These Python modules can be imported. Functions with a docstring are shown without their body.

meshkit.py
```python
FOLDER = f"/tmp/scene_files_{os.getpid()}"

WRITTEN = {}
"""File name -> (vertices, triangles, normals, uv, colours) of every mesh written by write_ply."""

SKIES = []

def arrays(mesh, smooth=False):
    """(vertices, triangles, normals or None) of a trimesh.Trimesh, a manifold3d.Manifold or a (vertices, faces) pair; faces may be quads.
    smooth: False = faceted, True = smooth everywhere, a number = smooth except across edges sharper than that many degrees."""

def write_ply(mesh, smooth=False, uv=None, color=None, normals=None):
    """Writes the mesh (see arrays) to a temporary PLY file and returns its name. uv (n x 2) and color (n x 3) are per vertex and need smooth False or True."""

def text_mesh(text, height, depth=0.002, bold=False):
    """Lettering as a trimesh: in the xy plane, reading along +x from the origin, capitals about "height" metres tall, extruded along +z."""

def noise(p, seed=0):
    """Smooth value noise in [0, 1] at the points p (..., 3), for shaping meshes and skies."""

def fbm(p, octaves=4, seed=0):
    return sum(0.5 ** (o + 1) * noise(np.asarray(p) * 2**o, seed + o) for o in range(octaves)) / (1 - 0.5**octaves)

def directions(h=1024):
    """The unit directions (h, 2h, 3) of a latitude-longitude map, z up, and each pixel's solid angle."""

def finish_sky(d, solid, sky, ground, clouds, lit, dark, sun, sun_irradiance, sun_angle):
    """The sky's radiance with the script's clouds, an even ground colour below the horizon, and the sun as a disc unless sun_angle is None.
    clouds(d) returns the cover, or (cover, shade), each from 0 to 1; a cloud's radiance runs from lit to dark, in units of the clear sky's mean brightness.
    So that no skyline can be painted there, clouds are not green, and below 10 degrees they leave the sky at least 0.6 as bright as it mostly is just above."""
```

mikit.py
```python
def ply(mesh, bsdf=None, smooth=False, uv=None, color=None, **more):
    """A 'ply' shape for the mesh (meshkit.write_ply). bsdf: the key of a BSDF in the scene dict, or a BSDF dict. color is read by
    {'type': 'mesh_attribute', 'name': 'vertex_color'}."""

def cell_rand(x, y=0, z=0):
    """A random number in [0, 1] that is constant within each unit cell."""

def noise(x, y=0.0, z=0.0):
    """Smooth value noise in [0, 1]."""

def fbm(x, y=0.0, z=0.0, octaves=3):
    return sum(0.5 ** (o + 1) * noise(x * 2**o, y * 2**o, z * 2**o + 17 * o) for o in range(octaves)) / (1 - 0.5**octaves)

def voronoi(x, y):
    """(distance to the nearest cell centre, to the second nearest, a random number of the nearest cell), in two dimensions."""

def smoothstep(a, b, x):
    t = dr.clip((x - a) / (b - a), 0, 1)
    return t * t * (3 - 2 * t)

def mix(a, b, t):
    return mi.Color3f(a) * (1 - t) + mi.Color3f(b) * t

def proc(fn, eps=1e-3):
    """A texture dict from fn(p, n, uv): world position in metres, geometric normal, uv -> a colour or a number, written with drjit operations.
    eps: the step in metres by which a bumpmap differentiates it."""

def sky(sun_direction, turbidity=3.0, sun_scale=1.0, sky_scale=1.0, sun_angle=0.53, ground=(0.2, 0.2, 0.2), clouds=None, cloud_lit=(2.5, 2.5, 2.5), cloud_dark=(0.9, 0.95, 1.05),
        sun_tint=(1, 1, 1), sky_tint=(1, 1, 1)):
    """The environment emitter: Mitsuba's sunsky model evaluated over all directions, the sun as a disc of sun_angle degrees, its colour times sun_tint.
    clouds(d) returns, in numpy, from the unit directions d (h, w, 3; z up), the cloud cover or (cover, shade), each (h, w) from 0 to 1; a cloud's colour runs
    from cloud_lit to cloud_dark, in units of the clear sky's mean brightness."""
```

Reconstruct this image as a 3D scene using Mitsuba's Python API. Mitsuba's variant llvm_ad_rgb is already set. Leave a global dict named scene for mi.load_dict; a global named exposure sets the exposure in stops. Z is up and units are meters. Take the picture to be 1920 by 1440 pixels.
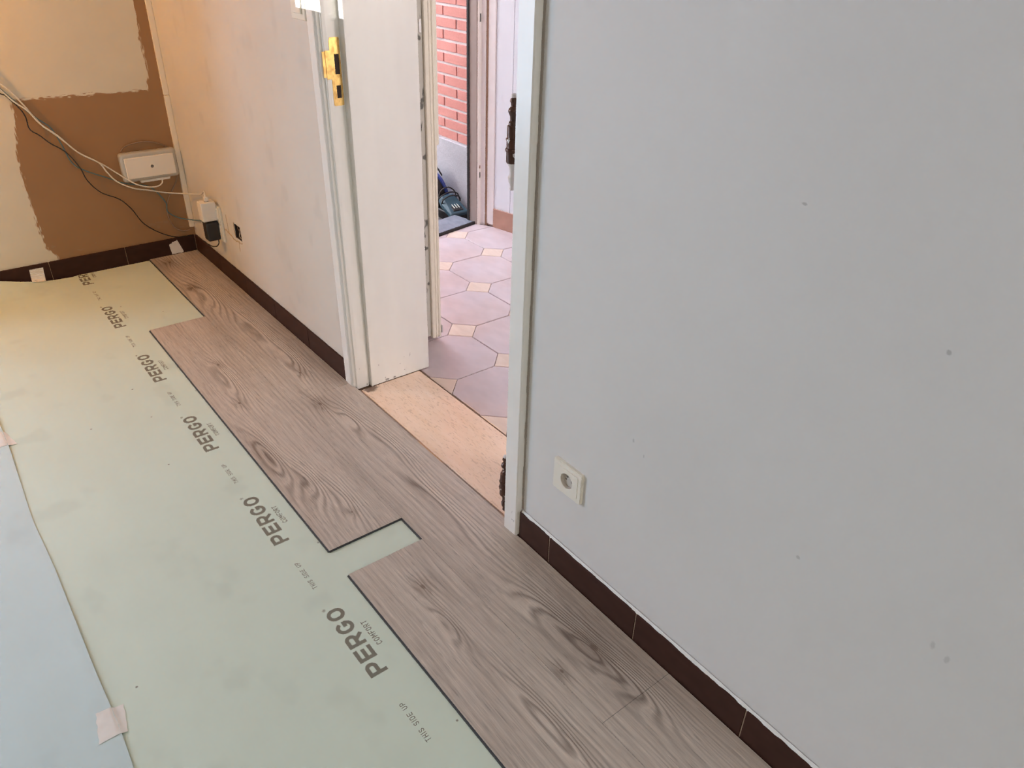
import math, random
import numpy as np
import trimesh
import shapely.geometry as sg
from shapely import affinity
from shapely.ops import unary_union
import drjit as dr
import mitsuba as mi
import mikit, meshkit
from mikit import noise, fbm, voronoi, cell_rand, smoothstep, mix

random.seed(7)
rng = np.random.default_rng(11)
T = mi.ScalarTransform4f
scene, labels = {}, {}

# ------------------------------------------------------------------ camera, sky, sun, windows' light, exposure
# x runs along the door wall away from the camera, y from that wall into the room, z up; z = 0 is the top of the new planks
CAM = np.array([-2.44, 0.95686, 1.34462])
FWD = np.array([0.664763, -0.541600, -0.514549])
UP = np.array([0.418609, -0.300427, 0.857036])
scene['camera'] = {'type': 'perspective', 'fov': 2 * math.degrees(math.atan(960 / 1425.806)), 'fov_axis': 'x', 'near_clip': 0.02, 'far_clip': 200.0,
                   'to_world': T().look_at(origin=CAM.tolist(), target=(CAM + FWD).tolist(), up=UP.tolist())}
exposure = 0.0
scene['sky'] = mikit.sky((0.45, 0.8, 0.55), turbidity=3.0, sun_scale=0.0, sky_scale=1.0, ground=(0.35, 0.33, 0.32), clouds=lambda d: np.full(d.shape[:2], 0.7), cloud_lit=(1.6, 1.55, 1.55), cloud_dark=(1.2, 1.2, 1.25), sky_tint=(0.97, 1.0, 1.05))
scene['sky']['scale'] = 54.0
SUN_TO = np.array([0.10, 0.955, 0.28])
scene['sun'] = {'type': 'directional', 'direction': (-SUN_TO).tolist(), 'irradiance': {'type': 'rgb', 'value': [16.0, 14.5, 12.0]}}
WINDOW_BACK = [9.0, 11.5, 14.6]        # the glazed patio door in the back wall, left of the view
WINDOW_FRONT = [4.3, 4.0, 3.4]       # the window behind the camera
LAMP = [1060.0, 430.0, 42.0]            # the warm bulb under the ceiling
HALL_WINDOW = [11.6, 9.8, 8.2]

# ------------------------------------------------------------------ mesh helpers
def mesh_of(v, f):
    return trimesh.Trimesh(np.asarray(v, float), np.asarray(f, int), process=False)

def join(*ms):
    return trimesh.util.concatenate([m for m in ms if m is not None])

def box(x0, x1, y0, y1, z0, z1, c=0.0):
    """A box with its edges chamfered by c."""
    if c <= 0:
        m = trimesh.creation.box((x1 - x0, y1 - y0, z1 - z0))
        m.apply_translation(((x0 + x1) / 2, (y0 + y1) / 2, (z0 + z1) / 2))
        return m
    pts = []
    for x, sx in ((x0, 1), (x1, -1)):
        for y, sy in ((y0, 1), (y1, -1)):
            for z, sz in ((z0, 1), (z1, -1)):
                pts += [(x + sx * c, y + sy * c, z), (x + sx * c, y, z + sz * c), (x, y + sy * c, z + sz * c)]
    return trimesh.convex.convex_hull(np.array(pts))

def rbox(x0, x1, y0, y1, z0, z1, r, n=3):
    """A box with rounded edges: the hull of eight sphere octants."""
    pts = []
    a = np.linspace(0, math.pi / 2, n + 1)
    for x, sx in ((x0 + r, -1), (x1 - r, 1)):
        for y, sy in ((y0 + r, -1), (y1 - r, 1)):
            for z, sz in ((z0 + r, -1), (z1 - r, 1)):
                for t in a:
                    for p in a:
                        pts.append((x + sx * r * math.cos(t) * math.cos(p), y + sy * r * math.cos(t) * math.sin(p), z + sz * r * math.sin(t)))
    return trimesh.convex.convex_hull(np.array(pts))

def prism(poly, z0, z1, c=0.0):
    """A shapely polygon extruded from z0 to z1, its upper rim chamfered by c."""
    if c <= 0:
        m = trimesh.creation.extrude_polygon(poly, z1 - z0, engine='earcut')
        m.apply_translation((0, 0, z0))
        return m
    low = trimesh.creation.extrude_polygon(poly, z1 - c - z0, engine='earcut')
    low.apply_translation((0, 0, z0))
    # the chamfer: a hull ring for convex outlines, a stepped second layer for others
    if poly.convex_hull.area - poly.area < 1e-9:
        a, b = np.array(poly.exterior.coords)[:-1], np.array(poly.buffer(-c, join_style=2).exterior.coords)[:-1]
        return trimesh.convex.convex_hull(np.vstack([np.c_[a, np.full(len(a), z0)], np.c_[a, np.full(len(a), z1 - c)], np.c_[b, np.full(len(b), z1)]]))
    top = trimesh.creation.extrude_polygon(poly.buffer(-c, join_style=2), c, engine='earcut')
    top.apply_translation((0, 0, z1 - c))
    return join(low, top)

def smooth_path(pts, n=6):
    """Catmull-Rom through the points."""
    p = np.asarray(pts, float)
    q = np.vstack([2 * p[0] - p[1], p, 2 * p[-1] - p[-2]])
    out = []
    for i in range(1, len(q) - 2):
        a, b, c, d = q[i - 1:i + 3]
        for t in np.linspace(0, 1, n, endpoint=False):
            out.append(0.5 * (2 * b + (c - a) * t + (2 * a - 5 * b + 4 * c - d) * t * t + (3 * b - a - 3 * c + d) * t ** 3))
    return np.array(out + [p[-1]])

def tube(pts, r, k=8):
    p = np.asarray(pts, float)
    t = np.gradient(p, axis=0)
    t /= np.linalg.norm(t, axis=1, keepdims=True) + 1e-12
    u = np.cross(t[0], [0.3, 0.2, 0.9])
    rings = []
    r = np.broadcast_to(np.asarray(r, float), (len(p),))
    for i in range(len(p)):
        u = u - t[i] * (u @ t[i])
        u /= np.linalg.norm(u) + 1e-12
        w = np.cross(t[i], u)
        a = np.arange(k) * 2 * math.pi / k
        rings.append(p[i] + r[i] * (np.cos(a)[:, None] * u + np.sin(a)[:, None] * w))
    v = np.vstack(rings + [p[:1], p[-1:]])
    f = []
    for i in range(len(p) - 1):
        for j in range(k):
            a, b, c, d = i * k + j, i * k + (j + 1) % k, (i + 1) * k + (j + 1) % k, (i + 1) * k + j
            f += [(a, b, c), (a, c, d)]
    n = len(p) * k
    for j in range(k):
        f += [(n, (j + 1) % k, j), (n + 1, n - k + j, n - k + (j + 1) % k)]
    return mesh_of(v, f)

def lathe(profile, at, k=20):
    """(radius, z) profile turned about the upright axis at (x, y)."""
    m = trimesh.creation.revolve(np.array(profile, float), sections=k)
    m.apply_translation((at[0], at[1], 0))
    return m

def turned(m, angle, at=(0, 0, 0)):
    m = m.copy()
    m.apply_transform(trimesh.transformations.rotation_matrix(angle, [0, 0, 1], at))
    return m

def moved(m, M):
    m = m.copy()
    m.apply_transform(M)
    return m

def lean(m, per_metre):
    """Out of plumb: shifts x by so much per metre of height."""
    m = m.copy()
    v = np.array(m.vertices)
    v[:, 0] += v[:, 2] * per_metre
    return mesh_of(v, m.faces)

def sheet(fn, us, vs, thick):
    """A thin sheet over the grid us x vs: fn(u, v) gives its upper side; closed with an under side and rims."""
    nu, nv = len(us), len(vs)
    top = np.array([[fn(u, v) for v in vs] for u in us]).reshape(-1, 3)
    g = top.reshape(nu, nv, 3)
    n = np.cross(np.gradient(g, axis=0), np.gradient(g, axis=1)).reshape(-1, 3)
    n /= np.linalg.norm(n, axis=1, keepdims=True) + 1e-12
    n *= np.sign(n[:, 2:3] + 1e-9)
    bot = top - n * thick
    f, N = [], nu * nv
    def q(a, b, c, d):
        f.extend([(a, b, c), (a, c, d)])
    for i in range(nu - 1):
        for j in range(nv - 1):
            a, b, c, d = i * nv + j, (i + 1) * nv + j, (i + 1) * nv + j + 1, i * nv + j + 1
            q(a, b, c, d); q(N + a, N + d, N + c, N + b)
    for i in range(nu - 1):
        a, b = i * nv, (i + 1) * nv
        q(a, N + a, N + b, b)
        a, b = i * nv + nv - 1, (i + 1) * nv + nv - 1
        q(a, b, N + b, N + a)
    for j in range(nv - 1):
        q(j, j + 1, N + j + 1, N + j)
        a = (nu - 1) * nv + j
        q(a, N + a, N + a + 1, a + 1)
    m = mesh_of(np.vstack([top, bot]), f)
    if m.volume < 0:
        m.invert()
    return m

def put(key, mesh, bsdf, smooth=False, uv=None, **more):
    """One entry of the scene; a key that is taken gets the next number."""
    k, i = key, 0
    while k in scene:
        i += 1
        k = f'{key}_{i:03d}'
    scene[k] = mikit.ply(mesh, bsdf, smooth=smooth, uv=uv, **more)
    return k

def tag(key, label, category=None, group=None, kind=None):
    d = {'label': label}
    if category: d['category'] = category
    if group: d['group'] = group
    if kind: d['kind'] = kind
    labels[key] = d
    return key

def structure(key, label=None):
    labels[key] = {'kind': 'structure'}
    if label: labels[key]['label'] = label
    return key

# ------------------------------------------------------------------ materials
def C3(c): return mi.Color3f(*[float(x) for x in c])

def principled(key, color, rough=0.5, **kw):
    col = color if isinstance(color, dict) else {'type': 'rgb', 'value': list(color)}
    scene[key] = {'type': 'twosided', 'bsdf': {'type': 'principled', 'base_color': col, 'roughness': rough, **kw}}

def bumped(key, color, rough, fn, scale, eps=1e-3, **kw):
    col = color if isinstance(color, dict) else {'type': 'rgb', 'value': list(color)}
    scene[key] = {'type': 'twosided', 'bsdf': {'type': 'bumpmap', 'arbitrary': mikit.proc(fn, eps=eps), 'scale': scale,
                  'bsdf': {'type': 'principled', 'base_color': col, 'roughness': rough, **kw}}}

# knots of the oak decor: (u, v, size) in world metres on the floor, u along the planks
KNOTS = [(-1.686, 0.089, 0.020), (-1.690, 0.186, 0.011), (-0.436, 0.127, 0.016), (-0.974, 0.298, 0.009), (0.003, 0.300, 0.013), (-0.214, 0.093, 0.012),
         (-0.282, 0.335, 0.013), (0.708, 0.155, 0.016), (1.046, 0.142, 0.018), (-1.312, 0.291, 0.015)]
HILLS = [(-1.600, 0.105, 0.17, 0.034, 0.055), (-1.800, 0.085, 0.13, 0.030, 0.050), (-1.440, 0.306, 0.080, 0.018, 0.035), (-1.770, 0.286, 0.15, 0.020, 0.040),
         (-0.620, 0.372, 0.17, 0.026, 0.060), (-0.790, 0.330, 0.13, 0.028, 0.050), (-0.910, 0.290, 0.11, 0.022, 0.030), (-0.100, 0.310, 0.15, 0.024, 0.040),
         (0.200, 0.085, 0.26, 0.030, 0.050), (0.620, 0.120, 0.22, 0.045, 0.060), (-0.100, 0.075, 0.16, 0.028, 0.040), (-0.780, 0.060, 0.16, 0.028, 0.035), (-0.570, 0.090, 0.10, 0.022, 0.030), (-1.060, 0.090, 0.22, 0.026, 0.022)]

def oak_height(uv):
    u, v = uv.x, uv.y
    row = dr.floor((v - 0.2037) / 0.209)
    w = v + 0.030 * (fbm(u * 2.1 + 40, v * 9.0 + row * 13.7, 3.1) - 0.5) + 0.012 * (fbm(u * 7.0 + 11, v * 30.0 + row * 5.1, 1.7) - 0.5)
    for a, b, s in KNOTS:
        du, dv = (u - a) / 2.6, v - b
        r2 = du * du + dv * dv
        w = w + 0.9 * s * s * dv / (r2 + 0.35 * s * s) + 0.5 * s * dr.exp(-r2 / (s * s))
    for a, b, su, sv, h in HILLS:
        w = w + h * dr.exp(-dr.square((u - a) / su) - dr.square((v - b) / sv))
    return w

def oak_color(p, n, uv):
    u, v = uv.x, uv.y
    w = oak_height(uv)
    ring = 0.5 + 0.5 * dr.sin(w * 430.0 + 3.0 * fbm(u * 5.0, v * 60.0, 5.5))
    ring = ring * ring * ring
    streak = fbm(u * 6.0 + 3, w * 260.0, 9.1)
    fibre = noise(u * 24.0, v * 480.0, 2.2)
    fibre2 = noise(u * 60.0, v * 1500.0, 7.7)
    pore = smoothstep(0.64, 0.84, noise(u * 30.0 + 7, v * 520.0, 4.4))
    tone = fbm(u * 1.7 + 20, v * 14.0, 6.6)
    plank = cell_rand(dr.floor((v - 0.2037) / 0.209), dr.floor(u * 0.7), 3.0)
    figure = mi.Float(0)
    for a, b, su, sv, h in HILLS:
        figure = dr.maximum(figure, dr.exp(-dr.square((u - a) / (1.15 * su)) - dr.square((v - b) / (1.5 * sv))))
    for a, b, s in KNOTS:
        figure = dr.maximum(figure, 0.8 * dr.exp(-dr.square((u - a) / (5.0 * s)) - dr.square((v - b) / (2.6 * s))))
    t = (0.10 + 0.42 * figure) * ring + 0.42 * streak + 0.26 * (fibre - 0.5) + 0.16 * (fibre2 - 0.5) + 0.62 * (tone - 0.5) + 0.10 * (plank - 0.5) + 0.06
    for a, b, su, sv, k in ((-1.66, 0.092, 0.22, 0.070, 0.42), (-0.436, 0.127, 0.09, 0.05, 0.26), (-0.60, 0.386, 0.14, 0.028, 0.30), (-1.445, 0.307, 0.07, 0.015, 0.30), (1.03, 0.14, 0.11, 0.06, 0.28), (0.715, 0.152, 0.06, 0.03, 0.22),
                            (-1.04, 0.105, 0.16, 0.016, 0.20), (-0.80, 0.345, 0.10, 0.018, 0.16), (-1.78, 0.272, 0.14, 0.012, 0.20), (-1.55, 0.292, 0.07, 0.012, 0.18)):
        t = t + k * dr.exp(-dr.square((u - a) / su) - dr.square((v - b) / sv))
    c = mix(C3((0.605, 0.535, 0.480)), C3((0.220, 0.177, 0.152)), dr.clip(t, 0, 1.15))
    c = c * (1 - 0.26 * pore)
    c = c * (1 + 0.22 * smoothstep(0.70, 0.88, noise(u * 26.0 + 31, v * 560.0, 12.4)))
    c = c * (1 + 0.16 * figure * smoothstep(0.25, 0.0, ring))
    dark = mi.Float(0)
    for a, b, s in KNOTS:
        du, dv = (u - a) / 1.7, v - b
        r = dr.sqrt(du * du + dv * dv) * (0.8 + 0.5 * fbm(u * 90.0, v * 140.0, 1.0))
        dark = dr.maximum(dark, 0.75 * (1 - smoothstep(0.15 * s, 0.62 * s, r)))
        dark = dr.maximum(dark, 0.30 * (1 - smoothstep(0.4 * s, 2.6 * s, r)))
    return mix(c, C3((0.12, 0.075, 0.05)), dark)

def oak_bump(p, n, uv):
    return 0.6 * noise(uv.x * 24.0, uv.y * 900.0, 2.2) + 0.4 * noise(uv.x * 28.0 + 7, uv.y * 650.0, 4.4)

bumped('oak', mikit.proc(oak_color), 0.27, oak_bump, 0.00010, eps=4e-4, specular=0.5)
principled('plank_core', (0.055, 0.062, 0.07), 0.6)

def underlay_color(base, tint):
    def fn(p, n, uv):
        fl = fbm(p.x * 2.4, p.y * 3.0, 1.0)
        cr = fbm(p.x * 9.0 + 5, p.y * 7.0, 2.0)
        smudge = smoothstep(0.60, 0.85, fbm(p.x * 10.0 + 31, p.y * 12.0, 5.0)) * 0.07
        speck = smoothstep(0.0035, 0.0015, voronoi(p.x * 6.0, p.y * 6.0)[0] / 6.0)
        c = mix(C3(base), C3(tint), dr.clip(0.5 * fl + 0.35 * cr, 0, 1))
        c = c * (1 - smudge)
        return mix(c, C3((0.16, 0.14, 0.11)), 0.8 * speck * dr.select(voronoi(p.x * 6.0, p.y * 6.0)[2] > 0.93, 1.0, 0.0))
    return fn

def underlay_bump(p, n, uv):
    return fbm(p.x * 3.5, p.y * 5.0, 8.0) + 0.015 * noise(p.x * 500.0, p.y * 500.0, 1.0)

bumped('underlay_green', mikit.proc(underlay_color((0.645, 0.75, 0.66), (0.595, 0.69, 0.61))), 0.62, underlay_bump, 0.004, eps=6e-3, specular=0.3)
bumped('underlay_blue', mikit.proc(underlay_color((0.56, 0.68, 0.695), (0.52, 0.635, 0.65))), 0.60, underlay_bump, 0.004, eps=6e-3, specular=0.3)
principled('print_ink', (0.185, 0.185, 0.15), 0.6)

def tape_color(p, n, uv):
    return mix(C3((0.80, 0.775, 0.74)), C3((0.72, 0.69, 0.655)), fbm(p.x * 60.0, p.y * 60.0, p.z * 60.0))
principled('masking_tape', mikit.proc(tape_color), 0.6, specular=0.3)

def near_wall_color(p, n, uv):
    c = mix(C3((0.63, 0.63, 0.622)), C3((0.59, 0.588, 0.58)), fbm(p.x * 4.0, p.z * 4.0, 3.0))
    d = mi.Float(0)
    for a, b, rx, rz, k in [(-1.889, 1.029, .005, .0025, .6), (-2.13, .904, .004, .004, .6), (-1.641, .487, .003, .005, .45), (-1.672, .467, .002, .004, .4),
                            (-2.021, .474, .004, .004, .5), (-2.245, .478, .004, .007, .35), (-2.268, .470, .004, .008, .35), (-1.47, .55, .001, .001, .3)]:
        r = dr.sqrt(dr.square((p.x - a) / rx) + dr.square((p.z - b) / rz)) * (0.7 + 0.6 * fbm(p.x * 300, p.z * 300, 2.0))
        d = dr.maximum(d, k * (1 - smoothstep(0.5, 1.2, r)))
    return mix(c, C3((0.30, 0.30, 0.29)), d)

def roller_bump(p, n, uv):
    return fbm(p.x * 160.0, p.y * 160.0, p.z * 160.0)
bumped('near_wall_paint', mikit.proc(near_wall_color), 0.55, roller_bump, 0.0006, specular=0.3)

def wallpaper_color(p, n, uv):
    c = mix(C3((0.67, 0.635, 0.585)), C3((0.61, 0.58, 0.54)), fbm(p.x * 3.0, p.z * 5.0, 2.0))
    r = smoothstep(0.62, 0.85, fbm(p.x * 12.0, p.z * 9.0, 7.0)) * 0.06
    return c * (1 - r)
def wallpaper_bump(p, n, uv):
    return fbm(p.x * 45.0, p.z * 240.0, 1.0) + 0.4 * fbm(p.x * 12.0, p.z * 30.0, 3.0)
bumped('wallpaper', mikit.proc(wallpaper_color), 0.6, wallpaper_bump, 0.0016, specular=0.25)

def back_wall_color(p, n, uv):
    y, z = p.y, p.z
    ny = 0.020 * (fbm(y * 40.0, z * 14.0, 1.0) - 0.5) + 0.012 * (noise(y * 300.0, z * 60.0, 2.0) - 0.5)
    nz = 0.020 * (fbm(y * 14.0, z * 40.0, 3.0) - 0.5) + 0.014 * (noise(y * 70.0, z * 320.0, 4.0) - 0.5)
    right_edge = 0.043 + 0.010 * smoothstep(0.80, 0.73, z)
    left_edge = 0.562 + 0.036 * smoothstep(0.66, 0.52, z) - 0.016 * smoothstep(0.30, 0.10, z) - 0.02 * smoothstep(0.13, 0.09, z)
    w = 0.004
    upper = smoothstep(right_edge - w, right_edge + w, y + ny) * smoothstep(0.722 - w, 0.722 + w, z + nz)
    left = smoothstep(left_edge - w, left_edge + w, y + ny)
    m = dr.maximum(upper, left) * smoothstep(0.93, 0.90, y + 2 * ny)      # the rest of the wall is still brown
    white = mix(C3((0.70, 0.645, 0.53)), C3((0.64, 0.585, 0.475)), fbm(y * 6.0, z * 6.0, 1.0))
    brown = mix(C3((0.340, 0.198, 0.100)), C3((0.300, 0.172, 0.086)), fbm(y * 5.0, z * 5.0, 4.0))
    scuff = smoothstep(0.74, 0.80, fbm(y * 30.0, z * 60.0, 9.0)) * 0.25 * smoothstep(0.25, 0.1, z)
    return mix(mix(brown, C3((0.33, 0.27, 0.22)), scuff), white, m)
bumped('back_wall_paint', mikit.proc(back_wall_color), 0.6, roller_bump, 0.0008, specular=0.25)

principled('plain_wall', (0.19, 0.135, 0.095), 0.7)
principled('plain_ceiling', (0.46, 0.40, 0.33), 0.8)
principled('curtain', (0.6, 0.6, 0.6), 0.8)
def subfloor_color(p, n, uv):
    return mix(C3((0.16, 0.095, 0.06)), C3((0.11, 0.065, 0.045)), fbm(p.x * 8.0, p.y * 8.0, 1.0))
principled('subfloor', mikit.proc(subfloor_color), 0.6)
def mortar_color(p, n, uv):
    return mix(C3((0.56, 0.34, 0.19)), C3((0.27, 0.215, 0.18)), smoothstep(0.40, 0.52, fbm(p.x * 7.0, p.y * 20.0, 1.0)))
principled('mortar_strip', mikit.proc(mortar_color), 0.8)

def trim_color(p, n, uv):
    c = mix(C3((0.78, 0.78, 0.755)), C3((0.72, 0.72, 0.70)), fbm(p.x * 30.0, p.y * 30.0, p.z * 4.0))
    chip = smoothstep(0.70, 0.76, fbm(p.x * 90.0, p.y * 90.0, p.z * 45.0)) * smoothstep(0.10, 0.02, p.z)
    return mix(c, C3((0.20, 0.19, 0.19)), 0.8 * chip)
def brush_bump(p, n, uv):
    return fbm(p.x * 240.0, p.y * 240.0, p.z * 9.0)
bumped('white_gloss', mikit.proc(trim_color), 0.30, brush_bump, 0.0003, specular=0.5)
principled('caulk_shadow', (0.22, 0.20, 0.18), 0.8)
principled('old_caulk', (0.30, 0.27, 0.24), 0.8)

def skirting_color(p, n, uv):
    return mix(C3((0.052, 0.022, 0.016)), C3((0.036, 0.016, 0.012)), fbm(p.x * 30.0, p.y * 30.0, p.z * 50.0))
bumped('skirting_glaze', mikit.proc(skirting_color), 0.45, roller_bump, 0.0003, specular=0.12)
principled('skirting_grout', (0.26, 0.185, 0.125), 0.8)
principled('white_ragged_paint', (0.70, 0.71, 0.71), 0.6)

def travertine_color(p, n, uv):
    band = fbm(p.x * 5.0, p.y * 60.0, 1.0)
    fine = fbm(p.x * 24.0, p.y * 190.0, 6.0)
    pit = smoothstep(0.63, 0.73, fbm(p.x * 70.0, p.y * 320.0, 3.0))
    c = mix(C3((0.90, 0.70, 0.57)), C3((0.82, 0.60, 0.44)), dr.clip(0.8 * band + 0.6 * (fine - 0.4), 0, 1))
    c = mix(c, C3((0.50, 0.34, 0.22)), 0.38 * pit)
    r = dr.sqrt(dr.square((p.x + 0.435) / 0.030) + dr.square((p.y + 0.058) / 0.030)) * (0.55 + 0.9 * fbm(p.x * 120.0, p.y * 120.0, 8.0))
    return mix(c, C3((0.10, 0.05, 0.03)), 0.85 * (1 - smoothstep(0.5, 1.0, r)))
principled('travertine', mikit.proc(travertine_color), 0.16, specular=0.5)

def hall_tile_color(p, n, uv):
    a = fbm(p.x * 5.0, p.y * 5.0, 1.0)
    b = fbm(p.x * 16.0, p.y * 30.0, 4.0)
    c = mix(C3((0.53, 0.455, 0.485)), C3((0.51, 0.385, 0.365)), dr.clip(1.4 * (a - 0.3), 0, 1))
    return c * (0.93 + 0.14 * b)
principled('hall_tile', mikit.proc(hall_tile_color), 0.26, specular=0.55)
def inset_color(p, n, uv):
    return mix(C3((0.70, 0.575, 0.50)), C3((0.60, 0.475, 0.405)), fbm(p.x * 14.0, p.y * 60.0, 2.0))
principled('hall_inset', mikit.proc(inset_color), 0.26, specular=0.55)
principled('hall_grout', (0.24, 0.175, 0.17), 0.85)
def hall_skirting_color(p, n, uv):
    return mix(C3((0.45, 0.26, 0.20)), C3((0.37, 0.20, 0.15)), fbm(p.x * 20.0, p.y * 20.0, p.z * 20.0))
principled('hall_skirting', mikit.proc(hall_skirting_color), 0.35)
principled('hall_panel', (0.71, 0.74, 0.82), 0.5)
principled('hall_plaster', (0.66, 0.50, 0.46), 0.7)

def brick_color(p, n, uv):
    i, k = dr.floor(p.x / 0.12), dr.floor((p.z - 0.33) / 0.0555)
    a = cell_rand(i, k, 3.0)
    c = mix(C3((0.53, 0.235, 0.205)), C3((0.45, 0.18, 0.155)), 0.6 * fbm(p.x * 20.0, p.y * 20.0, p.z * 30.0) + 0.4 * a)
    return c * (0.92 + 0.16 * noise(p.x * 400.0, p.z * 400.0, 1.0))
bumped('brick', mikit.proc(brick_color), 0.85, roller_bump, 0.0015)
def mortar2(p, n, uv):
    return mix(C3((0.60, 0.55, 0.56)), C3((0.50, 0.45, 0.46)), fbm(p.x * 60.0, p.y * 60.0, p.z * 60.0))
bumped('brick_mortar', mikit.proc(mortar2), 0.9, roller_bump, 0.002)
def plinth_color(p, n, uv):
    c = mix(C3((0.42, 0.41, 0.44)), C3((0.33, 0.32, 0.35)), fbm(p.x * 8.0, p.y * 8.0, p.z * 8.0))
    return c * (0.86 + 0.28 * noise(p.x * 260.0, p.y * 200.0, p.z * 260.0))
bumped('plinth', mikit.proc(plinth_color), 0.9, roller_bump, 0.003)
def stone_color(p, n, uv):
    return mix(C3((0.22, 0.25, 0.31)), C3((0.13, 0.15, 0.19)), fbm(p.x * 30.0, p.y * 60.0, p.z * 20.0))
principled('blue_stone', mikit.proc(stone_color), 0.55)
principled('porch_ground', (0.13, 0.12, 0.12), 0.9)
principled('rubber_black', (0.012, 0.012, 0.014), 0.5)
principled('frame_grey_brown', (0.33, 0.27, 0.25), 0.45)
principled('frame_brown', (0.24, 0.145, 0.10), 0.5)
principled('frame_white', (0.76, 0.72, 0.74), 0.35)
principled('lock_plate', (0.80, 0.76, 0.74), 0.35)
def leaf_color(p, n, uv):
    c = mix(C3((0.74, 0.70, 0.60)), C3((0.66, 0.62, 0.53)), fbm(p.x * 50.0, p.y * 50.0, p.z * 5.0))
    chip = smoothstep(0.69, 0.75, fbm(p.x * 110.0, p.y * 110.0, p.z * 60.0)) * smoothstep(0.10, 0.02, p.z)
    return mix(c, C3((0.16, 0.15, 0.14)), 0.8 * chip)
principled('door_cream', mikit.proc(leaf_color), 0.4)
def groove_dirt(p, n, uv):
    return mix(C3((0.44, 0.43, 0.39)), C3((0.10, 0.10, 0.09)), smoothstep(0.60, 0.68, fbm(p.x * 40.0, p.y * 40.0, p.z * 22.0)))
principled('dirty_groove', mikit.proc(groove_dirt), 0.6)

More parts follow.
